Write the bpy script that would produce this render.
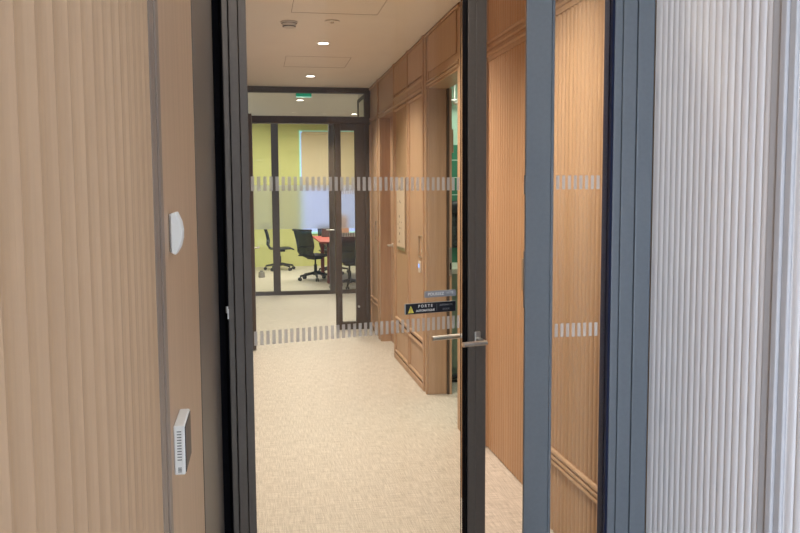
import bpy, bmesh, math, random
from mathutils import Vector, Matrix, Euler
random.seed(7)
PI = math.pi
S = bpy.context.scene
COL = S.collection
for o in list(bpy.data.objects):
    bpy.data.objects.remove(o, do_unlink=True)

# ------------------------------------------------------------------ camera
EYE = 1.5
YAW, PITCH, ROLL = math.radians(9.827), math.radians(4.973), -0.006
cd = bpy.data.cameras.new('camera')
cam = bpy.data.objects.new('camera', cd); COL.objects.link(cam)
F = Vector((math.sin(YAW)*math.cos(PITCH), math.cos(YAW)*math.cos(PITCH), -math.sin(PITCH)))
R = Vector((math.cos(YAW), -math.sin(YAW), 0)); U = R.cross(F)
R2 = R*math.cos(ROLL)+U*math.sin(ROLL); U2 = -R*math.sin(ROLL)+U*math.cos(ROLL)
cam.matrix_world = Matrix(((R2.x, U2.x, -F.x, 0), (R2.y, U2.y, -F.y, 0), (R2.z, U2.z, -F.z, EYE), (0, 0, 0, 1)))
cd.sensor_width = 36; cd.lens = 36*820/800; cd.clip_start = .02; cd.clip_end = 200
S.camera = cam

# ------------------------------------------------------------------ world and light
S.view_settings.view_transform = 'Standard'; S.view_settings.look = 'None'
S.view_settings.gamma = 1; S.view_settings.use_curve_mapping = False
S.view_settings.exposure = 0.75
w = bpy.data.worlds.new('world'); S.world = w; w.use_nodes = True
w.node_tree.nodes['Background'].inputs[0].default_value = (.62, .78, 1, 1)
w.node_tree.nodes['Background'].inputs[1].default_value = .34
def area(name, loc, target, sx, sy, energy, col):
    l = bpy.data.lights.new(name, 'AREA'); l.shape = 'RECTANGLE'; l.size = sx; l.size_y = sy
    l.energy = energy; l.color = col
    o = bpy.data.objects.new(name, l); COL.objects.link(o); o.location = loc
    o.rotation_euler = (Vector(target)-Vector(loc)).to_track_quat('-Z', 'Y').to_euler()
    return o
def spot(name, loc, energy, col, angle=120, blend=.6, rad=.04):
    l = bpy.data.lights.new(name, 'SPOT'); l.energy = energy; l.color = col
    l.spot_size = math.radians(angle); l.spot_blend = blend; l.shadow_soft_size = rad
    o = bpy.data.objects.new(name, l); COL.objects.link(o); o.location = loc
    return o
WARM = (1, .87, .73)
area('daylight', (-1.6, -2.6, 1.0), (1.27, 2.2, .6), 2.2, 1.8, 500, (.66, .80, 1))
area('meeting_lamps', (.9, 15, 2.95), (  .9, 15, 0), 2.6, 2.6, 104, (1, .93, .80))
area('kitchen_lamp', (1.9, 6.3, 2.44), (1.9, 6.4, 0),   .7, .7, 8, (.95, 1, .86))

# ------------------------------------------------------------------ materials
def nodes(name):
    m = bpy.data.materials.new(name); m.use_nodes = True
    return m, m.node_tree, m.node_tree.nodes['Principled BSDF']
def pbr(name, col, rough=.5, metal=0, var=.06, scale=30, bump=0, spec=.5):
    m, t, b = nodes(name)
    tc = t.nodes.new('ShaderNodeTexCoord'); n = t.nodes.new('ShaderNodeTexNoise')
    n.inputs['Scale'].default_value = scale; n.inputs['Detail'].default_value = 3
    t.links.new(tc.outputs['Object'], n.inputs['Vector'])
    r = t.nodes.new('ShaderNodeValToRGB')
    r.color_ramp.elements[0].position = .3; r.color_ramp.elements[1].position = .7
    r.color_ramp.elements[0].color = tuple(c*(1-var) for c in col)+(1,)
    r.color_ramp.elements[1].color = tuple(min(1, c*(1+var)) for c in col)+(1,)
    t.links.new(n.outputs[0], r.inputs[0]); t.links.new(r.outputs[0], b.inputs['Base Color'])
    b.inputs['Roughness'].default_value = rough; b.inputs['Metallic'].default_value = metal
    b.inputs['Specular IOR Level'].default_value = spec
    if bump:
        bp = t.nodes.new('ShaderNodeBump'); bp.inputs['Strength'].default_value = bump; bp.inputs['Distance'].default_value = .002
        t.links.new(n.outputs[0], bp.inputs['Height']); t.links.new(bp.outputs[0], b.inputs['Normal'])
    return m
def wood(name, a, c, rough=.45, scl=(45, 45, 1.6), spec=.5):
    m, t, b = nodes(name)
    tc = t.nodes.new('ShaderNodeTexCoord'); mp = t.nodes.new('ShaderNodeMapping'); mp.inputs['Scale'].default_value = scl
    n = t.nodes.new('ShaderNodeTexNoise'); n.inputs['Scale'].default_value = 1; n.inputs['Detail'].default_value = 6; n.inputs['Roughness'].default_value = .6
    n2 = t.nodes.new('ShaderNodeTexNoise'); n2.inputs['Scale'].default_value = 1; n2.inputs['Detail'].default_value = 4
    mp2 = t.nodes.new('ShaderNodeMapping'); mp2.inputs['Scale'].default_value = (scl[0]*5, scl[1]*5, scl[2]*4)
    mx = t.nodes.new('ShaderNodeMix'); mx.data_type = 'FLOAT'; mx.inputs[0].default_value = .4
    r = t.nodes.new('ShaderNodeValToRGB'); r.color_ramp.elements[0].position = .32; r.color_ramp.elements[1].position = .68
    r.color_ramp.elements[0].color = a+(1,); r.color_ramp.elements[1].color = c+(1,)
    L = t.links.new
    L(tc.outputs['Object'], mp.inputs[0]); L(mp.outputs[0], n.inputs['Vector'])
    L(tc.outputs['Object'], mp2.inputs[0]); L(mp2.outputs[0], n2.inputs['Vector'])
    L(n.outputs[0], mx.inputs[2]); L(n2.outputs[0], mx.inputs[3]); L(mx.outputs[0], r.inputs[0]); L(r.outputs[0], b.inputs['Base Color'])
    b.inputs['Roughness'].default_value = rough; b.inputs['Specular IOR Level'].default_value = spec
    bp = t.nodes.new('ShaderNodeBump'); bp.inputs['Strength'].default_value = .15; bp.inputs['Distance'].default_value = .001
    L(mx.outputs[0], bp.inputs['Height']); L(bp.outputs[0], b.inputs['Normal'])
    return m
def glass(name, tint=(.96, .98, .97)):
    m = bpy.data.materials.new(name); m.use_nodes = True; t = m.node_tree; t.nodes.clear()
    o = t.nodes.new('ShaderNodeOutputMaterial'); mx = t.nodes.new('ShaderNodeMixShader'); tr = t.nodes.new('ShaderNodeBsdfTransparent')
    g = t.nodes.new('ShaderNodeBsdfGlossy'); g.inputs['Roughness'].default_value = .0; fr = t.nodes.new('ShaderNodeFresnel'); fr.inputs['IOR'].default_value = 1.33
    tr.inputs[0].default_value = tint+(1,)
    L = t.links.new; L(fr.outputs[0], mx.inputs[0]); L(tr.outputs[0], mx.inputs[1]); L(g.outputs[0], mx.inputs[2]); L(mx.outputs[0], o.inputs[0])
    return m
def film(name, col, clear, scatter, blur=0):
    m = bpy.data.materials.new(name); m.use_nodes = True; t = m.node_tree; t.nodes.clear()
    o = t.nodes.new('ShaderNodeOutputMaterial'); L = t.links.new
    d = t.nodes.new('ShaderNodeBsdfDiffuse'); d.inputs[0].default_value = col+(1,)
    tl = t.nodes.new('ShaderNodeBsdfTranslucent'); tl.inputs[0].default_value = col+(1,)
    m1 = t.nodes.new('ShaderNodeMixShader'); m1.inputs[0].default_value = scatter; L(d.outputs[0], m1.inputs[1]); L(tl.outputs[0], m1.inputs[2])
    if blur:
        tr = t.nodes.new('ShaderNodeBsdfRefraction'); tr.inputs['IOR'].default_value = 1.1; tr.inputs['Roughness'].default_value = blur
    else:
        tr = t.nodes.new('ShaderNodeBsdfTransparent')
    tr.inputs[0].default_value = (.97, .97, .97, 1)
    m2 = t.nodes.new('ShaderNodeMixShader'); m2.inputs[0].default_value = clear
    L(m1.outputs[0], m2.inputs[1]); L(tr.outputs[0], m2.inputs[2]); L(m2.outputs[0], o.inputs[0])
    return m
def emit(name, col, st):
    m = bpy.data.materials.new(name); m.use_nodes = True; t = m.node_tree
    b = t.nodes['Principled BSDF']; b.inputs['Base Color'].default_value = col+(1,)
    b.inputs['Emission Color'].default_value = col+(1,); b.inputs['Emission Strength'].default_value = st
    return m
def tile_mat(name):
    m, t, b = nodes(name)
    tc = t.nodes.new('ShaderNodeTexCoord'); mp = t.nodes.new('ShaderNodeMapping'); mp.inputs['Rotation'].default_value = (PI/2, 0, 0)
    br = t.nodes.new('ShaderNodeTexBrick'); br.offset = 0
    for k, v in (('Scale', 1), ('Mortar Size', .004), ('Brick Width', .15), ('Row Height', .15), ('Mortar Smooth', .2)): br.inputs[k].default_value = v
    br.inputs['Color1'].default_value = (.05, .19, .115, 1); br.inputs['Color2'].default_value = (.065, .23, .14, 1); br.inputs['Mortar'].default_value = (.5, .68, .56, 1)
    L = t.links.new; L(tc.outputs['Object'], mp.inputs[0]); L(mp.outputs[0], br.inputs['Vector']); L(br.outputs[0], b.inputs['Base Color'])
    b.inputs['Roughness'].default_value = .18
    return m
def floor_mat(name):
    m, t, b = nodes(name); L = t.links.new
    tc = t.nodes.new('ShaderNodeTexCoord'); out = []
    for s in ((10, 220, 1), (200, 9, 1), (420, 420, 1)):
        mp = t.nodes.new('ShaderNodeMapping'); mp.inputs['Scale'].default_value = s
        n = t.nodes.new('ShaderNodeTexNoise'); n.inputs['Scale'].default_value = 1; n.inputs['Detail'].default_value = 3
        L(tc.outputs['Object'], mp.inputs[0]); L(mp.outputs[0], n.inputs['Vector']); out.append(n)
    a = t.nodes.new('ShaderNodeMath'); a.operation = 'ADD'; L(out[0].outputs[0], a.inputs[0]); L(out[1].outputs[0], a.inputs[1])
    c = t.nodes.new('ShaderNodeMath'); c.operation = 'ADD'; L(a.outputs[0], c.inputs[0]); L(out[2].outputs[0], c.inputs[1])
    d = t.nodes.new('ShaderNodeMath'); d.operation = 'MULTIPLY'; d.inputs[1].default_value = 1/3; L(c.outputs[0], d.inputs[0])
    r = t.nodes.new('ShaderNodeValToRGB'); r.color_ramp.elements[0].position = .38; r.color_ramp.elements[1].position = .62
    r.color_ramp.elements[0].color = (.34, .305, .255, 1); r.color_ramp.elements[1].color = (.74, .68, .60, 1)
    L(d.outputs[0], r.inputs[0]); L(r.outputs[0], b.inputs['Base Color']); b.inputs['Roughness'].default_value = .5
    bp = t.nodes.new('ShaderNodeBump'); bp.inputs['Strength'].default_value = .03; bp.inputs['Distance'].default_value = .001
    L(d.outputs[0], bp.inputs['Height']); L(bp.outputs[0], b.inputs['Normal'])
    return m
M = dict(
    oak=wood('oak', (.40, .255, .155), (.50, .335, .212)),
    oakflute=wood('fluted_oak', (.425, .260, .146), (.50, .318, .188), scl=(30, 30, .8)),
    oakred=wood('oak_strip', (.40, .25, .15), (.52, .345, .22)),
    pale=wood('pale_wood', (.62, .585, .575), (.72, .68, .665), rough=.5),  # paler wood tone for the right-hand panels
    trimw=wood('grey_trim', (.19, .14, .112), (.25, .19, .155)),
    trimpale=pbr('pale_trim', (.42, .395, .39), .7, var=.03, spec=.2),
    floor=floor_mat('woven_floor'),
    ceil=pbr('ceiling_paint', (.84, .79, .72), .9, var=.02, scale=4),
    white=pbr('white_plastic', (.78, .77, .75), .45, var=.02),
    beigeplastic=pbr('beige_plastic', (.62, .56, .48), .5, var=.02),
    frame=pbr('grey_metal_paint', (.135, .150, .165), .42, .0, var=.04, scale=80),
    leaf=pbr('bronze_metal_paint', (.118, .099, .084), .40, .0, var=.05, scale=80),
    dark=pbr('dark_bronze_frame', (.088, .064, .046), .5, 0, var=.05, spec=.3),
    black=pbr('black_rubber', (.004, .004, .006), .8, var=.1, spec=.1),
    navy=pbr('blue_black_gasket', (.008, .012, .035), .6, var=.1, spec=.2),
    steel=pbr('brushed_steel', (.72, .70, .66), .45, 1, var=.06, scale=120),
    brass=pbr('satin_plate', (.50, .42, .32), .35, .8, var=.05),
    glass=glass('clear_glass'), glass2=glass('far_glass', (.97, .97, .95)),
    dash=film('grey_film', (.80, .77, .73), .5, .35),
    frost=film('frosted_film', (.46, .48, .54), .52, .6, .45),
    greenwall=pbr('lime_paint', (.60, .60, .25), .8, var=.03, scale=3),
    meetceil=pbr('pale_lime_ceiling', (.68, .66, .34), .85, var=.02, scale=3),
    beige=pbr('blind_cloth', (.66, .56, .40), .8, var=.03, scale=200),
    winglow=emit('window_daylight', (.40, .50, 1), .42),
    winedge=emit('reveal_daylight_glow', (.45, .85, .80), .16),  # reveal strips glow; daylight falling on them is put in as emission
    lamp=emit('lamp_diffuser', (1, .93, .82), 6),
    lampdim=emit('lamp_diffuser_dim', (1, .9, .75), .25),
    exitgreen=emit('exit_green', (.0, .25, .13), .45), exitpale=emit('exit_pale', (.45, .95, .8), .4),
    chair=pbr('black_plastic', (.016, .018, .022), .45, var=.1),
    mesh=film('black_chair_mesh', (.03, .035, .042), .22, .2),
    red=pbr('coral_tabletop', (.40, .07, .05), .6, var=.04), redleg=pbr('red_brown_leg', (.22, .05, .035), .5),
    gap=pbr('painted_gap_shade', (.11, .068, .042), .9), hatchline=pbr('hatch_joint', (.30, .25, .20), .9),  # gap: brown colour standing in for shade between panels and mouldings
    tile=tile_mat('green_tiles'), mint=pbr('mint_paint', (.42, .60, .48), .7, var=.02), sage=pbr('sage_cabinet', (.30, .38, .27), .6),
    worktop=pbr('cream_worktop', (.80, .80, .66), .4), cloth=pbr('dark_cloth', (.045, .05, .05), .95, var=.6, scale=60, bump=.4),
    signblack=pbr('sign_black', (.010, .011, .018), .3), signgrey=pbr('sign_grey', (.33, .34, .37), .4, .2),
    signedge=pbr('sign_edge', (.45, .47, .44), .4), yellow=pbr('warning_yellow', (.85, .75, .12), .5),
    text=pbr('white_lettering', (.82, .82, .80), .5), textgrey=pbr('grey_lettering', (.27, .28, .30), .5), textpale=pbr('pale_lettering', (.50, .51, .53), .5),
    board=pbr('board_face', (.60, .50, .38), .6, var=.02), ink=pbr('board_ink', (.10, .08, .07), .7),
    blueled=emit('reader_blue', (.15, .35, .95), .9), lid=pbr('grey_device', (.14, .14, .14), .5), grey=pbr('grey_rubber', (.30, .28, .25), .7),
    tan=pbr('tan_card', (.66, .48, .34), .7), lens=pbr('dark_glass_screen', (.04, .028, .03), .4, spec=.15),
)

# ------------------------------------------------------------------ mesh helpers
class MB:
    def __init__(s): s.bm = bmesh.new()
    def box(s, x0, x1, y0, y1, z0, z1):
        v = [s.bm.verts.new((x, y, z)) for z in (z0, z1) for y in (y0, y1) for x in (x0, x1)]
        for f in ((0, 2, 3, 1), (4, 5, 7, 6), (0, 1, 5, 4), (2, 6, 7, 3), (0, 4, 6, 2), (1, 3, 7, 5)): s.bm.faces.new([v[i] for i in f])
        return s
    def prism(s, pts, axis, a, b):
        """closed outline pts (2-D) swept along axis from a to b; axis 'x': pts=(y,z), 'y': (x,z), 'z': (x,y)"""
        def P(p, t): return {'x': (t, p[0], p[1]), 'y': (p[0], t, p[1]), 'z': (p[0], p[1], t)}[axis]
        A = [s.bm.verts.new(P(p, a)) for p in pts]; B = [s.bm.verts.new(P(p, b)) for p in pts]; n = len(pts)
        s.bm.faces.new(A[::-1]); s.bm.faces.new(B)
        for i in range(n): s.bm.faces.new((A[i], A[(i+1) % n], B[(i+1) % n], B[i]))
        return s
    def cyl(s, c, r, h, axis='z', seg=24, r2=None):
        r2 = r if r2 is None else r2
        rot = {'z': Matrix(), 'x': Matrix.Rotation(PI/2, 4, 'Y'), 'y': Matrix.Rotation(-PI/2, 4, 'X')}[axis]
        bmesh.ops.create_cone(s.bm, cap_ends=True, segments=seg, radius1=r, radius2=r2, depth=h, matrix=Matrix.Translation(c) @ rot)
        return s
    def bar(s, a, b, r, r2=None, seg=12):
        a, b = Vector(a), Vector(b); d = b-a; q = d.to_track_quat('Z', 'Y').to_matrix().to_4x4()
        bmesh.ops.create_cone(s.bm, cap_ends=True, segments=seg, radius1=r, radius2=r if r2 is None else r2, depth=d.length, matrix=Matrix.Translation((a+b)/2) @ q)
        return s
    def tube(s, pts, r):
        for a, b in zip(pts[:-1], pts[1:]): s.bar(a, b, r)
        for p in pts[1:-1]: s.ball(p, (r, r, r), 8)
        return s
    def ball(s, c, rad, seg=16):
        bmesh.ops.create_uvsphere(s.bm, u_segments=seg, v_segments=max(6, seg//2), radius=1, matrix=Matrix.Translation(c) @ Matrix.Diagonal((rad[0], rad[1], rad[2], 1)))
        return s
    def build(s, name, mat, parent=None, bevel=0, smooth=False, segs=2):
        bmesh.ops.recalc_face_normals(s.bm, faces=s.bm.faces[:])
        me = bpy.data.meshes.new(name); s.bm.to_mesh(me); s.bm.free()
        me.materials.append(mat)
        if smooth:
            for p in me.polygons: p.use_smooth = True
            me.set_sharp_from_angle(angle=math.radians(38))
        o = bpy.data.objects.new(name, me); COL.objects.link(o)
        if parent is not None: o.parent = parent
        if bevel:
            b = o.modifiers.new('bevel', 'BEVEL'); b.width = bevel; b.segments = segs; b.limit_method = 'ANGLE'; b.angle_limit = math.radians(40)
        return o
def tag(o, label, cat, group=None, kind=None):
    o['label'] = label; o['category'] = cat
    if group: o['group'] = group
    if kind: o['kind'] = kind
    return o
def struct(o, label, cat): return tag(o, label, cat, None, 'structure')
def empty(name, loc, rz=0):
    o = bpy.data.objects.new(name, None); COL.objects.link(o); o.location = loc; o.rotation_euler = (0, 0, rz); o.empty_display_size = .1
    return o
def flutes(mb, face, out, y0, y1, z0, z1, pitch, depth, back=.03, ridge=False):
    """upright scallops along y on a wall whose front is at X=face, facing 'out' (+1 or -1)"""
    n = max(1, round((y1-y0)/pitch)); p = (y1-y0)/n; pts = []
    for i in range(n):
        for k in range(8):
            t = k/8; pts.append((face-out*depth*((1-math.sqrt(max(0, 1-(2*t-1)**2))) if ridge else 4*t*(1-t)), y0+(i+t)*p))
    pts.append((face, y1)); pts += [(face-out*back, y1), (face-out*back, y0)]
    return mb.prism(pts, 'z', z0, z1)
def lettering(text, size, mat, parent, loc, rot, name='lettering', spacing=1.0, bold=0):
    cu = bpy.data.curves.new('t', 'FONT'); cu.body = text; cu.size = size; cu.space_character = spacing; cu.extrude = .0004; cu.offset = bold
    cu.align_x = 'CENTER'; cu.align_y = 'CENTER'
    tmp = bpy.data.objects.new('t', cu); COL.objects.link(tmp)
    bpy.context.view_layer.update()
    me = bpy.data.meshes.new_from_object(tmp.evaluated_get(bpy.context.evaluated_depsgraph_get()))
    bpy.data.objects.remove(tmp)
    me.materials.clear(); me.materials.append(mat)
    o = bpy.data.objects.new(name, me); COL.objects.link(o); o.parent = parent; o.location = loc; o.rotation_euler = rot
    return o

ZC = 2.675          # corridor ceiling
# ------------------------------------------------------------------ floor and ceiling
struct(MB().box(-3, 4.2, -4, 17.8, -.1, 0).build('floor', M['floor']), 'woven beige floor covering running down the corridor', 'floor')
struct(MB().box(-3, 4.2, -4, 12.6, ZC, ZC+.1).build('ceiling', M['ceil']), 'smooth beige corridor ceiling with round downlights', 'ceiling')
struct(MB().box(-3, 4.2, 12.6, 17.8, 3.0, 3.1).build('ceiling_1', M['meetceil']), 'pale lime ceiling of the meeting room', 'ceiling')

# ------------------------------------------------------------------ near left wall
mb = MB(); flutes(mb, -.12, 1, -.6, 1.0, 0, ZC, .042, .0050)
struct(mb.build('wall_left', M['oakflute']), 'fluted oak panel wall close on the left', 'wall')
mb = MB(); mb.box(-.15, -.121, 1.0, 1.70, 0, ZC)
struct(mb.build('wall_left_strip', M['oakred']), 'plain oak strip between fluted panel and dark door lining, carrying two white devices', 'wall')
mb = MB(); mb.box(-.128, -.119, 1.004, 1.043, 0, ZC).box(-.128, -.1178, 1.055, 1.088, 0, ZC)
struct(mb.build('trim_1', M['trimw'], bevel=.0008), 'narrow upright moulding with two ridges beside left fluted panel', 'trim')
struct(MB().box(-.17, -.14, 2.62, 9.1, 0, ZC).build('wall_left_corridor', M['oak']), 'oak wall of the corridor behind the open glass door', 'wall')

# ------------------------------------------------------------------ near door frame
YF = 2.5
mb = MB(); mb.box(-.17, -.1195, 1.70, 2.50, 0, ZC)
struct(mb.build('trim_2', M['leaf'], bevel=.003), 'deep dark metal lining on the left of the glass door', 'door lining')
mb = MB(); mb.box(-.17, -.100, 2.502, 2.75, 0, ZC)
struct(mb.build('trim_3', M['black']), 'black rubber rebate in the hinge side of the door frame', 'trim')
mb = MB(); mb.box(-.113, 1.30, 2.47, 2.57, 2.47, ZC)
struct(mb.build('trim_4', M['frame'], bevel=.002), 'grey metal header over the glass door and side pane', 'door frame')
side = empty('window_1', (.97, YF, 0)); struct(side, 'fixed narrow glass side pane in grey metal frame right of the open door', 'window')
def rel(par, mb):                                   # bring world-space geometry into the space of its parent
    bmesh.ops.transform(mb.bm, matrix=Matrix.Translation(par.location).inverted() if par.rotation_euler.z == 0 else par.matrix_basis.inverted(), verts=mb.bm.verts[:]); return mb
mb = MB(); mb.box(.831, .912, 2.475, 2.490, 0, 2.47).box(.862, .912, 2.49, 2.565, 0, 2.47); rel(side, mb).build('frame_post', M['frame'], side, bevel=.002)
mb = MB(); mb.box(.914, .923, 2.478, 2.486, .1, 2.4); rel(side, mb).build('glazing_bead', M['frame'], side, bevel=.0015)
mb = MB(); mb.box(.914, 1.10, 2.475, 2.565, 0, .10).box(.914, 1.10, 2.475, 2.565, 2.40, 2.47); rel(side, mb).build('frame_rail', M['frame'], side)
mb = MB(); mb.box(1.110, 1.119, 2.474, 2.535, 0, 2.47); rel(side, mb).build('glazing_gasket', M['navy'], side)
mb = MB(); mb.box(1.118, 1.143, 2.470, 2.535, 0, 2.47).box(1.145, 1.190, 2.466, 2.535, 0, 2.47); rel(side, mb).build('frame_post', M['frame'], side, bevel=.0018)
mb = MB(); mb.box(1.193, 1.247, 2.462, 2.54, 0, 2.47); rel(side, mb).build('frame_post', M['frame'], side, bevel=.002)
mb = MB(); mb.box(.914, 1.110, 2.489, 2.497, .10, 2.40); sp = rel(side, mb).build('glass_pane', M['glass'], side)
mb = MB()
for zc in (1.537, 1.063):
    for i in range(8): mb.box(.935+i*.0193, .935+i*.0193+.0105, 2.4878, 2.4888, zc-.022, zc+.022)
rel(side, mb).build('frosted_dashes', M['dash'], sp)
mb = MB(); mb.box(.8285, .831, 2.478, 2.488, 1.50, 1.56).box(.8285, .831, 2.478, 2.488, 1.14, 1.32); rel(side, mb).build('strike_plate', M['lid'], side)

# near door leaf, hinged left, pushed open away from the camera
ANG = math.radians(16.2)
door = empty('door_1', (-.1, YF, 0), ANG); struct(door, 'glass door with bronze metal stiles standing ajar, frosted dashes across it', 'door')
W = .903; T0, T1 = -.024, .026
mb = MB()
mb.box(.003, .020, T0, T1, .01, 2.44).box(.022, .048, T0-.004, T1, .01, 2.44).box(.052, .076, T0+.002, T1, .01, 2.44)
mb.build('hinge_stile', M['leaf'], door, bevel=.0016)
mb = MB(); mb.box(.0, .003, T0+.004, T1, .01, 2.44); mb.build('edge_gasket', M['black'], door)
mb = MB(); mb.box(.833, .862, T0, T1, .01, 2.44).box(.8628, W, T0-.001, T1, .01, 2.44); mb.build('lock_stile', M['leaf'], door, bevel=.0016)
mb = MB(); mb.box(.829, .833, T0+.006, T1-.002, .07, 2.37); mb.build('glazing_gasket', M['black'], door)
mb = MB(); mb.box(.07, .83, T0, T1, .01, .075).box(.07, .83, T0, T1, 2.37, 2.44); mb.build('rail', M['leaf'], door, bevel=.0016)
pane = MB().box(.076, .8275, .009, .017, .075, 2.37).build('glass_pane', M['glass'], door)
mb = MB()
for zc in (1.537, 1.063):
    for i in range(38): mb.box(.088+i*.0194, .088+i*.0194+.0105, .0078, .0088, zc-.022, zc+.022)
mb.build('frosted_dashes', M['dash'], pane)
def lever(par, s, t_face, sgn, length, tip, z=1.0):
    h = MB().box(s-.012, s+.012, min(t_face, t_face+sgn*.008), max(t_face, t_face+sgn*.008), z-.010, z+.030).build('handle_rose', M['steel'], par, bevel=.003)
    m = MB(); m.bar((s, t_face, z+.004), (s, t_face+sgn*.052, z-.002), .009).bar((s+tip, t_face+sgn*.052, z-.002), (s-length, t_face+sgn*.052, z-.002), .0088, seg=16)
    m.build('lever_handle', M['steel'], par, smooth=True)
lever(door, .866, T0-.001, -1, .085, .007)
lever(door, .862, T1, 1, .116, .012)
mb = MB(); mb.cyl((-.002, T0-.001, 1.163), .004, .02, 'z').box(-.001, .003, T0-.003, T0, 1.135, 1.165); mb.build('hinge', M['steel'], door)

# the two signs fixed on the glass of the open door
def on_leaf(s, t, z): return Vector((-.1, YF, 0))+Matrix.Rotation(ANG, 3, 'Z') @ Vector((s, t, z))
UP = (PI/2, 0, 0)
sg = empty('automatic_door_sign', on_leaf(.70, .007, 1.120), ANG)
tag(sg, 'long black sign with yellow warning triangle reading PORTE AUTOMATIQUE on the glass door', 'sign')
MB().box(-.0985, .0985, -.0075, 0, -.0185, .0185).build('sign_body', M['signedge'], sg, bevel=.004)
MB().box(-.0955, .0955, -.0085, -.0075, -.0172, .0172).build('sign_face', M['signblack'], sg)
tr = MB().prism([(-.088, -.0135), (-.066, -.0135), (-.077, .0105)], 'y', -.0094, -.0085).build('warning_triangle', M['yellow'], sg)
MB().prism([(-.0782, .0035), (-.0758, .0035), (-.0764, -.006), (-.0776, -.006)], 'y', -.0098, -.0094).box(-.0781, -.0759, -.0098, -.0094, -.0105, -.008).build('exclamation_mark', M['signblack'], tr)
lettering('PORTE', .0132, M['text'], sg, (-.022, -.0089, .0072), UP, spacing=1.55, bold=.0003)
lettering('AUTOMATIQUE', .0095, M['text'], sg, (-.022, -.0089, -.0075), UP, spacing=1.05, bold=.0003)
lettering('AUTOMATIC', .0085, M['textgrey'], sg, (.058, -.0089, .0068), UP, spacing=1.05)
lettering('DOOR', .0085, M['textgrey'], sg, (.058, -.0089, -.0070), UP, spacing=1.1)
MB().box(.0215, .0221, -.0089, -.0085, -.012, .012).build('divider_line', M['textgrey'], sg)
sg = empty('push_sign', on_leaf(.737, .007, 1.1655), ANG)
tag(sg, 'small grey sign reading POUSSEZ above the black sign on the glass door', 'sign')
MB().box(-.0605, .0605, -.0065, 0, -.0112, .0112).build('sign_body', M['signedge'], sg, bevel=.004)
MB().box(-.058, .0605, -.0075, -.0065, -.0105, .0105).build('sign_face', M['signgrey'], sg)
lettering('POUSSEZ', .0135, M['text'], sg, (-.018, -.0079, 0), UP, spacing=1.15, bold=.0004)
lettering('PUSH', .0125, M['textpale'], sg, (.039, -.0079, 0), UP, spacing=1.05)

# white devices on the left strip
XS = -.121
d = empty('alarm_sounder', (XS, 1.190, 1.449)); tag(d, 'small white half-moon device on the left oak strip, above the thermostat', 'wall device')
MB().box(0, .0035, -.014, .014, -.027, .027).build('base_plate', M['white'], d, bevel=.0015)
prof = [(.0035, -.0275), (.010, -.030), (.0175, -.019), (.021, -.007), (.0215, .004), (.019, .017), (.012, .030), (.0035, .0275)]
m = MB()
A = [[m.bm.verts.new((p[0]*.8, yy, p[1]*(1 if k in (1, 2) else .97))) for p in prof] for k, yy in enumerate((-.021, -.017, .017, .021))]
for a, b in zip(A[:-1], A[1:]):
    for i in range(len(prof)): m.bm.faces.new((a[i], a[(i+1) % len(prof)], b[(i+1) % len(prof)], b[i]))
m.bm.faces.new(A[0][::-1]); m.bm.faces.new(A[-1]); m.build('dome', M['white'], d, bevel=.001)
d = empty('thermostat', (XS, 1.19, 1.148)); tag(d, 'white box thermostat with vent slits and dark screen on the left oak strip', 'thermostat')
MB().box(0, .0150, -.040, .055, -.035, .035).build('body', M['white'], d, bevel=.002)
MB().box(.0150, .0160, -.036, .052, -.032, .032).build('screen', M['lens'], d)
m = MB()
for i in range(11): m.box(.0045, .0105, -.0404, -.0398, -.014+i*.0040, -.0127+i*.0040)
for i in range(4): m.box(.0050, .0100, -.0404, -.0398, -.031+i*.0019, -.0300+i*.0019)
m.build('vent_slits', M['lid'], d)

# ------------------------------------------------------------------ near right wall
mb = MB(); flutes(mb, 1.25, -1, 1.855, 2.46, 0, ZC, .034, .0045, .03, True)
struct(mb.build('wall_right', M['pale'], smooth=True), 'pale fluted wall panel to the right of the glass door', 'wall')
mb = MB(); mb.box(1.246, 1.28, 1.81, 1.855, 0, ZC).box(1.235, 1.28, 1.785, 1.808, 0, ZC).box(1.242, 1.28, 1.758, 1.783, 0, ZC)
struct(mb.build('trim_5', M['trimpale'], bevel=.003), 'stepped upright moulding at the right edge, past the pale fluted panel', 'trim')
mb = MB(); flutes(mb, 1.25, -1, 1.25, 1.756, 0, ZC, .034, .0045, .03, True)
struct(mb.build('wall_right_outer', M['pale'], smooth=True), 'pale fluted panel cut by the right edge of the photo', 'wall')

struct(MB().box(1.285, 4.2, 1.25, 1.40, 0, ZC).build('wall_right_return', M['pale']), 'pale wall turning away to the right at the outer corner', 'wall')
# ------------------------------------------------------------------ corridor right wall
X1, X2, X3 = 1.245, 1.32, 1.27
def beads(mb, x, y0, y1, zs, r=.011):
    for z in zs: mb.cyl((x, (y0+y1)/2, z), r, y1-y0, 'y', 12)
    return mb
HEAD = 2.275
# near stretch: fluted panel with low rail, then a fluted flush door, frieze above
m = MB(); flutes(m, X3, -1, 2.545, 3.60, 0, HEAD-.02, .042, .013, .12, True)
wr = struct(m.build('wall_right_corridor', M['oakflute'], smooth=True), 'fluted oak panel seen through the side pane with a low three-ridge rail', 'wall')
m = MB(); beads(m, X3-.002, 2.60, 3.60, (.320, .344, .368), .012).build('rail_moulding', M['oak'], wr, smooth=True)
m = MB(); flutes(m, X2, -1, 3.605, 4.63, .006, HEAD-.02, .042, .005, .03, True)
d2 = struct(m.build('door_2', M['oakflute'], smooth=True), 'flush fluted oak door beside the lock stile of the open glass door', 'door')
m = MB(); m.box(X2-.010, X2+.004, 3.925, 3.965, 1.02, 1.18); m.build('pull_plate', M['brass'], d2, bevel=.002)
MB().box(X2-.003, X2+.004, 3.93, 3.96, 1.50, 1.56).build('lock_plate', M['steel'], d2)
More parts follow.
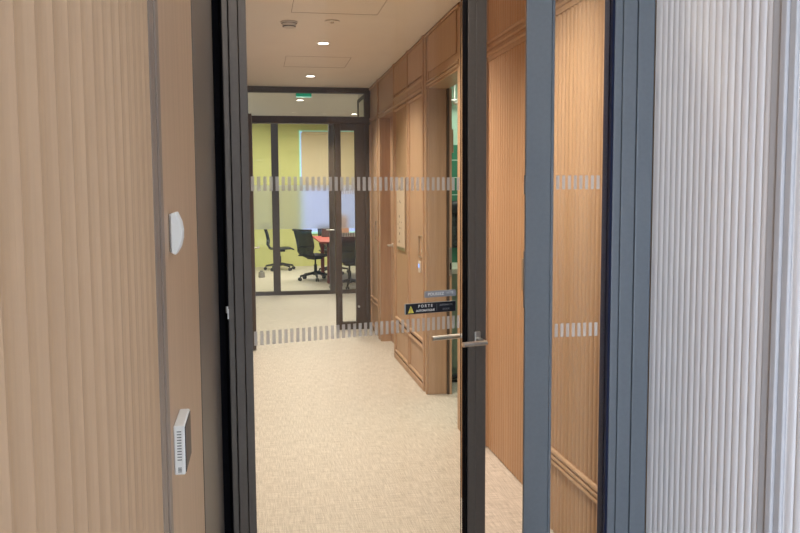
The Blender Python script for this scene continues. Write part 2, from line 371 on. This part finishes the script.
m = MB(); flutes(m, X2, -1, 2.60, 4.63, 2.37, ZC, .042, .006, .03, True)
struct(m.build('wall_frieze', M['oakflute'], smooth=True), 'fluted oak frieze above the near corridor moulding', 'wall')
m = MB(); m.box(X3-.002, X2+.03, 2.60, 3.60, HEAD-.02, 2.37); m.box(X2-.004, X2+.03, 3.60, 4.63, HEAD-.02, 2.37); beads(m, X3-.002, 2.60, 3.60, (2.29, 2.325, 2.36), .011); beads(m, X2-.004, 3.60, 4.63, (2.29, 2.325, 2.36), .011)
struct(m.build('trim_6', M['oak'], smooth=True), 'horizontal oak moulding over the fluted door', 'trim')
m = MB(); m.box(X1, 1.42, 4.63, 5.03, 0, ZC)
struct(m.build('wall_right_pier', M['oak'], bevel=.004), 'oak pier between fluted door and kitchen doorway', 'wall')
m = MB(); m.box(X1-.003, X1, 4.97, 5.03, 0, 2.29); m.box(X1, 1.40, 5.03, 5.05, 0, HEAD)
struct(m.build('trim_7', M['oakred'], bevel=.002), 'slim oak jamb on the near side of the kitchen doorway', 'trim')
# kitchen doorway
m = MB(); m.box(X1+.005, 1.40, 5.03, 5.95, HEAD, ZC)
m.box(X1-.004, X1+.005, 5.08, 5.92, 2.385, ZC-.03)
struct(m.build('wall_lintel', M['oak'], bevel=.003), 'oak panel above the kitchen doorway', 'wall')
m = MB(); m.cyl((X1, 5.49, 2.325), .010, .96, 'y', 12).cyl((X1, 5.49, 2.300), .010, .96, 'y', 12)
struct(m.build('trim_8', M['oak'], smooth=True), 'double oak bead over the kitchen doorway', 'trim')
# pier with two panels
m = MB(); m.box(X1, 1.385, 5.95, 7.42, 0, ZC)
m.box(X1-.018, X1, 5.953, 5.975, 0, HEAD).box(X1-.010, X1, 5.99, 6.04, 0, ZC).box(X1-.020, X1, 6.055, 6.085, 0, ZC).box(X1-.020, X1, 6.698, 6.73, 0, ZC).box(X1-.020, X1, 7.385, 7.418, 0, ZC)
pw = struct(m.build('wall_right_panelled', M['oak'], bevel=.004), 'oak pier beyond the kitchen doorway faced with tall panels', 'wall')
m = MB(); m.box(1.385, 1.402, 5.93, 5.975, 0, HEAD)
dj = struct(m.build('trim_9', M['dark']), 'dark door rebate inside the far jamb of the kitchen doorway', 'trim')
m = MB(); m.box(1.402, 1.419, 5.93, 5.97, 0, HEAD).box(1.419, 1.434, 5.94, 5.97, 1.81, 1.98)
k = struct(m.build('trim_10', M['oakred']), 'oak stop with steel strike plate at the kitchen doorway', 'trim')
m = MB(); m.box(1.399, 1.419, 5.926, 5.930, .90, 1.11); sp_ = m.build('strike_plate', M['brass'], k)
MB().box(1.404, 1.413, 5.924, 5.926, .945, .995).build('latch_slot', M['black'], sp_)
def panel(name, y0, y1, label, cat, parent=None):
    g = .007
    m = MB(); m.box(X1-.004, X1, y0+g, y1-g, .05, HEAD)
    o = struct(m.build(name, M['oak'], bevel=.001), label, cat)
    m = MB()
    for yy in (y0+g+.016, y1-g-.016): m.cyl((X1-.006, yy, (.1+HEAD)/2), .010, HEAD-.1, 'z', 12)
    beads(m, X1-.005, y0+g, y1-g, (.330, .382, .072, HEAD-.02), .014)
    m.build('moulding', M['oakred'], o, smooth=True)
    m = MB(); m.box(X1-.0055, X1-.004, y0+g, y1-g, .350, .361).box(X1-.0055, X1-.004, y0+g, y1-g, .050, .056).box(X1-.011, X1-.003, y1-g, y1-g+.006, .1, HEAD)  # dark strips paint shade between the beads and along the panel edge
    m.build('joint_shade', M['gap'], o)
    return o
m = MB(); m.box(X1-.003, X1, 6.086, 7.415, .10, HEAD); struct(m.build('trim_18', M['gap']), 'dark sheet with painted shade for the gaps around the tall oak panels', 'trim')  # dark sheet puts shade into the panel gaps as colour
pA = panel('wall_panel', 6.730, 7.385, 'tall oak panel carrying the pale notice board', 'wall panel')
pB = panel('door_3', 6.085, 6.698, 'tall oak panel door with pull plate and blue reader', 'door')
def pull(par, y0, y1, z0, z1, x):
    m = MB(); t = .008
    m.box(x-.012, x, y0, y0+t, z0, z1).box(x-.012, x, y1-t, y1, z0, z1).box(x-.012, x, y0, y1, z0, z0+t).box(x-.012, x, y0, y1, z1-t, z1)
    f = m.build('pull_plate', M['brass'], par, bevel=.001)
    MB().box(x-.003, x, y0+t, y1-t, z0+t, z1-t).build('recess', M['oakred'], f)
    MB().cyl((x-.004, (y0+y1)/2-.02, (z0+z1)/2-.03), .012, .006, 'x').build('key_lock', M['steel'], f)
pull(pB, 6.12, 6.25, 1.02, 1.19, X1-.004)
m = MB(); m.box(X1-.020, X1, 6.085, 7.42, .0, .048)
struct(m.build('baseboard_right', M['oakred'], bevel=.006), 'oak baseboard under the two tall panels', 'baseboard')
m = MB()
for (a, b) in ((6.11, 6.70), (6.75, 7.39)): m.box(X1-.010, X1, a, b, 2.395, ZC-.035)
beads(m, X1-.008, 6.085, 7.42, (2.292, 2.36), .016); m.box(X1-.014, X1, 6.085, 7.42, 2.31, 2.345)
m.box(X1-.006, X1, 6.70, 6.75, 2.38, ZC)
struct(m.build('trim_11', M['oak'], smooth=True), 'oak moulding and upper panels above the tall panel door', 'trim')
# recessed far door
m = MB(); m.box(1.335, 1.42, 7.42, 8.25, HEAD, ZC).box(X1, 1.335, 7.42, 8.25, HEAD, ZC)
struct(m.build('wall_lintel_far', M['oak'], bevel=.004), 'oak panel above the recessed far door', 'wall')
m = MB(); m.box(1.335, 1.375, 7.422, 8.248, .005, HEAD)
d4 = struct(m.build('door_4', M['oakred']), 'recessed plain oak door with steel lever, near the far partition', 'door')
m = MB(); m.cyl((1.330, 8.12, 1.0), .02, .01, 'x').bar((1.33, 8.12, 1.0), (1.285, 8.12, 1.0), .008).bar((1.285, 8.13, 1.0), (1.285, 8.0, 1.0), .008)
m.build('lever_handle', M['steel'], d4, smooth=True)
m = MB(); m.cyl((X1, 7.835, 2.335), .010, .83, 'y', 12).cyl((X1, 7.835, 2.305), .010, .83, 'y', 12)
struct(m.build('trim_12', M['oak'], smooth=True), 'oak bead over the recessed far door', 'trim')
m = MB(); m.box(X1, 1.42, 8.25, 9.06, 0, ZC).box(X1-.018, X1, 8.252, 8.29, 0, HEAD).box(X1-.012, X1, 8.32, 8.38, 0, HEAD).box(X1-.020, X1, 8.40, 8.43, 0, ZC)
beads(m, X1-.003, 8.26, 9.06, (2.305, 2.335), .010)
struct(m.build('wall_right_end', M['oak'], bevel=.003), 'oak end of the right wall against the far partition', 'wall')
m = MB(); m.box(X1-.006, X1, 8.44, 9.03, .05, HEAD)
d5 = struct(m.build('door_5', M['oak'], bevel=.002), 'narrow oak panel door beside the far partition', 'door')
m = MB()
for yy in (8.455, 9.015): m.cyl((X1-.007, yy, 1.17), .012, 2.2, 'z', 12)
beads(m, X1-.007, 8.44, 9.03, (.330, .382, .07), .014); m.build('moulding', M['oakred'], d5, smooth=True)
pull(d5, 8.48, 8.62, 1.02, 1.23, X1-.006)
m = MB(); m.box(X1-.012, X1+.02, 5.0, 9.06, ZC-.028, ZC-.010)
struct(m.build('trim_13', M['oakred'], bevel=.003), 'slim oak cornice under the corridor ceiling', 'trim')
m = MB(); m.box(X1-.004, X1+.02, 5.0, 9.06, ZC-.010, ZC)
struct(m.build('trim_14', M['gap']), 'dark strip painted as the shadow line between right wall and ceiling', 'trim')  # solid dark strip painted in place of shadow above the cornice

# things on the right wall
b = empty('notice_board', (X1-.005, 7.035, 1.335)); tag(b, 'tall pale notice board with small dark marks on the right oak panel', 'notice board')
MB().box(-.012, 0, -.2, .2, -.315, .315).build('backing', M['brass'], b, bevel=.001)
bface = MB().box(-.016, -.012, -.2, .185, -.285, .315).build('face', M['board'], b)
m = MB()
random.seed(3)
for (yy, zz, s) in ((.10, .22, .018), (.02, .23, .022), (-.05, .21, .018), (.12, .10, .012), (.02, .11, .02), (-.02, .10, .012), (.05, -.02, .022), (.05, -.07, .012), (-.05, -.07, .012), (.12, -.09, .014), (.04, -.12, .016), (-.03, -.12, .014), (.04, -.17, .024), (.05, -.24, .02), (.1, -.245, .01)):
    MB().box(-.0168, -.016, yy-s/2, yy+s/2, zz-s/2, zz+s/2).build('printed_mark', M['ink'], bface)
b = empty('card_reader', (X1-.004, 6.225, .945)); tag(b, 'small card reader glowing blue below the pull plate of the tall panel door', 'card reader')
MB().box(-.014, 0, -.03, .03, -.045, .045).build('body', M['beigeplastic'], b, bevel=.004)
MB().box(-.0155, -.014, -.020, .020, -.006, .022).build('light', M['blueled'], b)

# ------------------------------------------------------------------ kitchen seen through the doorway
m = MB(); m.box(1.40, 3.2, 6.98, 7.08, 0, 1.93)
struct(m.build('wall_kitchen_back', M['tile']), 'green tiled kitchen wall glimpsed through the doorway', 'wall')
m = MB(); m.box(1.40, 3.2, 6.99, 7.08, 1.93, 2.5).box(3.1, 3.2, 4.6, 6.98, 0, 2.5)
struct(m.build('wall_kitchen_upper', M['mint']), 'mint painted kitchen wall above the green tiles', 'wall')
struct(MB().box(1.40, 3.2, 4.6, 7.08, 2.5, 2.6).build('ceiling_kitchen', M['mint']), 'pale green kitchen ceiling glimpsed over the doorway', 'ceiling')
kc = empty('kitchen_counter', (1.9, 6.66, 0)); tag(kc, 'sage green kitchen counter with cream worktop beyond the doorway', 'counter')
MB().box(-.48, .9, -.28, .315, .10, .87).build('cabinet', M['sage'], kc, bevel=.003)
MB().box(-.48, .9, -.24, .315, 0, .10).build('plinth', M['sage'], kc)
MB().box(-.485, .9, -.31, .318, .87, .91).build('worktop', M['worktop'], kc, bevel=.004)
tw = empty('dark_cloth', (1.685, 6.975, 1.36)); tag(tw, 'dark patterned cloth hanging on the green kitchen tiles', 'cloth')
m = MB()
n = 9; fr = []; bk = []
for j in range(9):
    z = .0-.32*j/8; wv = .07+.05*min(1, j/3)
    fr.append([m.bm.verts.new((-wv+2*wv*i/n, -.028-.014*math.sin(i*2.1+j*.25), z)) for i in range(n+1)])
    bk.append([m.bm.verts.new((-wv+2*wv*i/n, -.008, z)) for i in range(n+1)])
for g, fl in ((fr, 0), (bk, 1)):
    for j in range(8):
        for i in range(n): m.bm.faces.new((g[j][i], g[j][i+1], g[j+1][i+1], g[j+1][i]))
for j in range(8):
    for i in (0, n): m.bm.faces.new((fr[j][i], fr[j+1][i], bk[j+1][i], bk[j][i]))
for i in range(n):
    for j in (0, 8): m.bm.faces.new((fr[j][i], fr[j][i+1], bk[j][i+1], bk[j][i]))
m.build('cloth_folds', M['cloth'], tw, smooth=True)
MB().ball((.01, -.035, .035), (.075, .03, .055)).build('bunched_top', M['chair'], tw, smooth=True)
MB().bar((.04, 0, .10), (.04, -.04, .09), .008).build('hook', M['chair'], tw)
kf = empty('kitchen_fitting', (1.675, 6.9, 2.5)); tag(kf, 'small chrome fitting under the kitchen ceiling', 'light fitting')
m = MB(); m.cyl((0, 0, -.10), .01, .2).bar((-.06, 0, -.2), (.07, 0, -.19), .015).ball((.03, -.01, -.22), (.05, .03, .025)); m.build('chrome_body', M['steel'], kf, smooth=True)
pd = empty('pedal', (1.49, 6.33, 0)); tag(pd, 'small black pedal at the foot of the kitchen counter', 'pedal')
m = MB(); m.cyl((0, 0, .035), .03, .03, 'x', 16).bar((0, 0, .035), (.10, 0, .055), .02).box(-.01, .11, -.02, .02, 0, .012); m.build('pedal_body', M['chair'], pd, smooth=True)

# ------------------------------------------------------------------ corridor ceiling fittings
def downlight(x, y, label, lit=True, energy=86, cone=126):
    d = empty('downlight', (x, y, ZC)); tag(d, label, 'downlight', 'round downlights in the ceiling')
    m = MB(); bm = m.bm; N = 28
    rings = [[bm.verts.new((r*math.cos(2*PI*i/N), r*math.sin(2*PI*i/N), z)) for i in range(N)] for r, z in ((.052, 0), (.050, -.004), (.043, -.005), (.040, -.001))]
    for a, b_ in zip(rings[:-1], rings[1:]):
        for i in range(N): bm.faces.new((a[i], a[(i+1) % N], b_[(i+1) % N], b_[i]))
    m.build('rim', M['white'], d, smooth=True)
    MB().cyl((0, 0, -.0018), .041, .002, 'z', 28).build('diffuser', M['lamp' if lit else 'lampdim'], d)
    if lit: spot('downlight_beam', (x, y, ZC-.03), energy, WARM, cone, .9, .05)
downlight(.53, 6.47, 'lit round downlight in the corridor ceiling, the larger and nearer of two in a row')
downlight(.544, 8.24, 'lit round downlight in the corridor ceiling just before the far partition')
downlight(.56, 4.9, 'lit round downlight in the corridor ceiling above the signs on the glass door', True, 86, 142)
downlight(.56, 3.1, 'lit round downlight in the corridor ceiling just behind the glass door header', True, 86, 142)
downlight(.547, 10.30, 'lit downlight seen through the far transom below the exit sign', True, 95)
downlight(1.41, 11.95, 'lit downlight at the right end of the far transom view', True, 75)
downlight(.965, 11.95, 'unlit downlight left of the lit one in the far transom view', False)
downlight(.30, 2.30, 'lit downlight in the ceiling on the near side of the glass door', True, 13, 168)
d = empty('smoke_detector', (.238, 5.718, ZC)); tag(d, 'white smoke detector on the corridor ceiling', 'smoke detector')
MB().cyl((0, 0, -.006), .058, .012, 'z', 32).build('base', M['beigeplastic'], d, bevel=.002)
MB().cyl((0, 0, -.026), .040, .028, 'z', 32, .050).build('head', M['beigeplastic'], d, smooth=True)
m = MB(); m.cyl((0, 0, -.0335), .0435, .005, 'z', 32); m.cyl((0, 0, -.0135), .052, .002, 'z', 32)  # upper black ring paints the shadow line under the base
m.build('slots_and_shadow_ring', M['black'], d)
d = empty('ceiling_disc', (.524, 5.656, ZC)); tag(d, 'flat round beige cover disc on the ceiling, right of the smoke detector', 'ceiling disc')
MB().cyl((0, 0, -.004), .055, .008, 'z', 32, .048).build('plate', M['ceil'], d, smooth=True)
MB().cyl((0.0, 0, -.012), .012, .010, 'z', 16).build('sensor', M['beigeplastic'], d)
def hatch(name, x0, x1, y0, y1, label):
    m = MB(); g = .003
    m.box(x0, x0+g, y0, y1, ZC-.0012, ZC+.002).box(x1-g, x1, y0, y1, ZC-.0012, ZC+.002).box(x0, x1, y0, y0+g, ZC-.0012, ZC+.002).box(x0, x1, y1-2*g, y1, ZC-.0012, ZC+.002)
    struct(m.build(name, M['hatchline']), label, 'ceiling hatch')
hatch('trim_15', .264, .82, 7.10, 7.68, 'fine outline of a ceiling hatch beyond the first downlight')
hatch('trim_16', .24, .80, 4.85, 5.43, 'fine outline of a ceiling hatch nearer than the smoke detector')

# ------------------------------------------------------------------ far partition with open door and side pane
YP = 9.1
p = empty('partition_frame', (.6, YP, 0)); struct(p, 'dark bronze frame partition across the corridor with glass transom', 'partition')
m = MB(); m.box(-.14, 1.25, YP-.03, YP+.05, 2.615, ZC); rel(p, m).build('top_rail', M['dark'], p, bevel=.002)
m = MB(); m.box(-.14, 1.25, YP-.035, YP+.05, 2.285, 2.362); rel(p, m).build('transom_rail', M['dark'], p, bevel=.002)
m = MB(); m.box(-.14, -.075, YP-.03, YP+.05, 0, 2.615); rel(p, m).build('jamb', M['dark'], p, bevel=.002)
m = MB(); m.box(1.185, 1.25, YP-.03, YP+.05, 0, 2.615); rel(p, m).build('jamb', M['dark'], p, bevel=.002)
m = MB(); m.box(-.075, 1.185, YP+.006, YP+.014, 2.362, 2.615); rel(p, m).build('transom_glass', M['glass2'], p)
wd = empty('window_2', (1.03, YP, 0)); struct(wd, 'fixed glass side pane in dark frame right of the far doorway', 'window')
m = MB(); m.box(.85, .918, YP-.03, YP+.05, 0, 2.285).box(1.075, 1.185, YP-.024, YP+.05, 0, 2.285); rel(wd, m).build('stile', M['dark'], wd, bevel=.003)
m = MB(); m.box(.918, 1.075, YP-.024, YP+.05, 2.215, 2.285); rel(wd, m).build('head_rail', M['dark'], wd, bevel=.002)
m = MB(); m.box(.918, 1.075, YP-.024, YP+.05, 0, .085); rel(wd, m).build('bottom_rail', M['dark'], wd, bevel=.002)
m = MB(); m.box(.918, 1.075, YP+.006, YP+.014, .085, 2.215); pn = rel(wd, m).build('glass_pane', M['glass2'], wd)
m = MB()
for zc in (1.537, 1.063):
    for i in range(8): m.box(.922+i*.0195, .922+i*.0195+.011, YP+.0045, YP+.0055, zc-.022, zc+.022)
rel(wd, m).build('frosted_dashes', M['dash'], pn)
MB().cyl((1.10-1.03, -.04, .26), .012, .035, 'y').build('floor_stop_pin', M['steel'], wd)
d6 = empty('door_6', (-.062, 9.06, 0)); struct(d6, 'far partition door standing open edge-on beside the left jamb', 'door')
m = MB(); m.box(-.012, .026, -1.06, 0, .012, 2.28)
m.build('door_leaf', M['dark'], d6, bevel=.002)
m = MB(); m.bar((.02, -1.0, 1.0), (.075, -1.0, 1.0), .008).bar((.07, -1.008, 1.0), (.07, -.87, 1.0), .008); m.build('lever_handle', M['steel'], d6, smooth=True)
m = MB(); m.box(-.01, .02, -.7, -.3, 2.28, 2.31); m.build('closer_arm', M['steel'], d6)
ex = empty('exit_sign', (.53, 9.22, 2.577)); tag(ex, 'green glowing exit sign hanging from the ceiling behind the far transom', 'exit sign')
MB().box(-.085, .085, -.012, .012, .012, .10).build('sign_panel', M['exitgreen'], ex)
MB().box(-.085, .085, -.013, .013, .004, .012).build('light_edge', M['exitpale'], ex)
MB().bar((0, 0, .10), (0, 0, .125), .01).build('mount', M['white'], ex)
# vestibule side wall on the right
m = MB(); m.box(1.20, 1.42, 9.16, 9.75, 0, ZC)
struct(m.build('wall_vestibule', M['ceil']), 'short wall end beyond the far partition on the right', 'wall')
m = MB(); m.box(1.19, 1.205, 9.70, 9.77, 0, 2.62).box(1.19, 1.205, 9.2, 9.77, 2.58, 2.62)
struct(m.build('trim_17', M['dark']), 'dark upright edge trim on the short wall end beyond the far partition', 'trim')
struct(MB().box(-3, -2.9, 9.15, 17.7, 0, 3).build('wall_meeting_left', M['greenwall']), 'lime painted side wall of the far rooms', 'wall')
struct(MB().box(4.1, 4.2, 9.15, 17.7, 0, 3).build('wall_meeting_right', M['greenwall']), 'lime painted right wall of the meeting room', 'wall')

# ------------------------------------------------------------------ meeting room glazing
YM = 12.5
g = empty('meeting_room_glazing', (.6, YM, 0)); struct(g, 'glass front of the meeting room with dark frame and frosted band', 'glass wall')
m = MB(); m.box(-3, 4.1, YM-.03, YM+.05, 2.575, ZC+.3); rel(g, m).build('head_rail', M['dark'], g)
m = MB(); m.box(-3, 4.1, YM-.03, YM+.05, 0, .055); rel(g, m).build('bottom_rail', M['dark'], g)
for a, b in ((-.14, -.05), (.221, .327), (1.078, 1.17), (1.55, 1.62)):
    m = MB(); m.box(a, b, YM-.03, YM+.05, .055, 2.575); rel(g, m).build('mullion', M['dark'], g, bevel=.002)
for a, b in ((-3, -.14), (-.05, .221), (.327, 1.078), (1.17, 1.55), (1.62, 4.1)):
    m = MB(); m.box(a, b, YM+.004, YM+.012, .055, 2.575); pn = rel(g, m).build('glass_pane', M['glass2'], g)
    m = MB(); m.prism([(a, 1.0), (b, 1.0), (b, 1.66), (a, 1.66)], 'y', YM+.013, YM+.0135)
    m.bm.faces.ensure_lookup_table()
    keep = [f for f in m.bm.faces if all(abs(v.co.y-(YM+.013)) < 1e-4 for v in f.verts)]
    bmesh.ops.delete(m.bm, geom=[f for f in m.bm.faces if f not in keep], context='FACES')
    rel(g, m).build('frosted_band', M['frost'], pn)
m = MB(); m.bar((1.13, YM-.03, .98), (1.13, YM-.075, .98), .009).bar((1.145, YM-.075, .98), (1.02, YM-.075, .98), .009); rel(g, m).build('lever_handle', M['steel'], g, smooth=True)

# meeting room
struct(MB().box(-3, 4.2, 17.6, 17.7, 0, 3).build('wall_back', M['greenwall']), 'lime green back wall of the meeting room', 'wall')
w3 = empty('window_3', (1.6, 17.6, 0)); struct(w3, 'bright window in the lime back wall, half covered by a beige blind', 'window')
MB().box(-.68, .92, -.012, -.004, .72, 2.85).build('window_pane', M['winglow'], w3)
m = MB(); m.box(-.70, -.672, -.03, 0, .69, 2.87).box(.917, .945, -.03, 0, .69, 2.87).box(-.70, .945, -.03, 0, 2.845, 2.87).box(-.70, .945, -.03, 0, .69, .73)
m.build('window_reveal', M['winedge'], w3)
bl = empty('roller_blind', (1.6, 17.55, 2.82)); tag(bl, 'beige roller blind half lowered over the bright meeting room window', 'blind')
MB().box(-.66, .905, -.004, .002, -1.12, 0).build('blind_cloth', M['beige'], bl)
MB().cyl((.12, -.006, -.0), .03, 1.52, 'x').build('roller', M['beige'], bl, smooth=True)
MB().box(-.66, .905, -.012, .006, -1.15, -1.12).build('bottom_bar', M['beige'], bl)

def make_chair():
    r = empty('office_chair', (0, 0, 0))
    for i in range(5):
        a = 2*PI*i/5+.3; c, s = math.cos(a), math.sin(a)
        MB().bar((.03*c, .03*s, .13), (.29*c, .29*s, .085), .026, .017).build('base_leg', M['chair'], r, smooth=True)
        m = MB(); t = Vector((-s, c, 0))
        for k in (-.016, .016): m.bar(Vector((.30*c, .30*s, .031))+t*(k-.010), Vector((.30*c, .30*s, .031))+t*(k+.010), .031, seg=16)
        m.bar((.29*c, .29*s, .04), (.29*c, .29*s, .09), .010); m.build('caster', M['chair'], r, smooth=True)
    m = MB(); m.cyl((0, 0, .20), .028, .16).cyl((0, 0, .33), .016, .16).cyl((0, 0, .12), .045, .06); m.build('gas_column', M['chair'], r, smooth=True)
    # seat: shaped pad with a waterfall front
    m = MB(); pts = [(-.21, .43), (-.20, .455), (-.05, .452), (.12, .465), (.22, .462), (.265, .44), (.275, .41), (.25, .415), (.20, .43), (0, .42)]
    prev = None; cols = []
    for yy, k in ((-.235, .6), (-.22, 1), (0, 1), (.22, 1), (.235, .6)):
        zm = .435; cols.append([m.bm.verts.new((x*(.97 if k < 1 else 1), yy, zm+(z-zm)*k)) for x, z in pts])
    for a, b in zip(cols[:-1], cols[1:]):
        for i in range(len(pts)): m.bm.faces.new((a[i], a[(i+1) % len(pts)], b[(i+1) % len(pts)], b[i]))
    m.bm.faces.new(cols[0]); m.bm.faces.new(cols[-1][::-1]); m.build('seat', M['chair'], r, smooth=True)
    MB().box(-.12, .10, -.09, .09, .375, .42).build('tilt_mechanism', M['chair'], r, bevel=.01)
    B = [(-.19, .45), (-.235, .52), (-.225, .62), (-.25, .74), (-.30, .90)]       # back curve x,z
    m = MB()
    for sy in (-1, 1): m.tube([(x, sy*(.17+.045*min(1, i/2)), z) for i, (x, z) in enumerate(B)], .014)
    m.bar((B[-1][0], -.245, B[-1][1]), (B[-1][0], .245, B[-1][1]), .018); m.bar((B[0][0], -.17, B[0][1]), (B[0][0], .17, B[0][1]), .016)
    m.bar((-.238, -.21, .60), (-.238, .21, .60), .010)
    m.bar((-.10, -.09, .40), (-.21, -.17, .47), .014).bar((-.10, .09, .40), (-.21, .17, .47), .014)
    bf = m.build('back_frame', M['chair'], r, smooth=True)
    m = MB(); f = []
    for x, z in B: f.append([m.bm.verts.new((x-.02*math.cos(PI*k/12-PI/2)*1.0, -.20+.40*k/12, z)) for k in range(13)])
    for a, b in zip(f[:-1], f[1:]):
        for k in range(12): m.bm.faces.new((a[k], a[k+1], b[k+1], b[k]))
    o = m.build('mesh_back', M['mesh'], r, smooth=True); so = o.modifiers.new('thick', 'SOLIDIFY'); so.thickness = .006
    return r
def copy_tree(o, parent=None):
    c = o.copy(); COL.objects.link(c)
    if parent is not None: c.parent = parent
    for ch in list(o.children): copy_tree(ch, c)
    return c
proto = make_chair()
for i, (x, y, rz, lab) in enumerate((
    (.43, 16.75, 5, 'black mesh office chair in profile against the lime wall, left of the dark mullion'),
    (1.0, 14.6, 38, 'black mesh office chair turned to the left end of the red table'),
    (1.45, 13.16, 96, 'black mesh office chair seen from behind through the far side pane'),
    (1.42, 15.72, -80, 'black office chair on the far side of the red table, mostly hidden'))):
    o = proto if i == 0 else copy_tree(proto)
    o.location = (x, y, 0); o.rotation_euler = (0, 0, math.radians(rz)); tag(o, lab, 'chair', 'mesh office chairs around the red table')
t = empty('meeting_table', (1.85, 14.65, 0)); tag(t, 'coral red meeting table with dark red legs behind the glass', 'table')
MB().box(-.83, .85, -1.0, 1.0, .705, .735).build('tabletop', M['red'], t, bevel=.006)
m = MB(); m.box(-.70, .70, -.80, -.76, .64, .705).box(-.70, .70, .76, .80, .64, .705).box(-.70, -.66, -.80, .80, .64, .705).box(.66, .70, -.80, .80, .64, .705); m.build('apron', M['redleg'], t)
for sx, sy in ((-.66, -.70), (.66, -.70), (-.66, .75), (.66, .75)):
    MB().box(sx-.032, sx+.032, sy-.032, sy+.032, 0, .705).build('leg', M['redleg'], t, bevel=.004)
lp = empty('laptop', (1.34, 15.25, .735)); tag(lp, 'dark grey laptop with raised lid on the red table', 'laptop')
MB().box(-.17, .17, -.0, .22, 0, .014).build('keyboard_base', M['lid'], lp, bevel=.003)
MB().prism([(-.02, .012), (-.008, .012), (-.03, .155), (-.042, .155)], 'x', -.17, .17).build('lid', M['lid'], lp)
tb = empty('tan_box', (1.62, 15.30, .735)); tag(tb, 'tan upright box with a dark round hole standing on the red table', 'box')
MB().box(-.075, .06, -.06, .06, 0, .40).build('box_body', M['tan'], tb, bevel=.015)
MB().cyl((-.04, -.061, .21), .022, .006, 'y').build('hole', M['black'], tb)
ds = empty('floor_doorstop', (.055, 15.3, 0)); tag(ds, 'squat grey cylinder standing on the meeting room floor by the left jamb', 'doorstop')
MB().cyl((0, 0, .055), .062, .11, 'z', 24, .055).build('drum', M['grey'], ds, bevel=.01, smooth=False)
MB().cyl((0, 0, .115), .03, .02, 'z', 16).build('cap', M['lid'], ds)
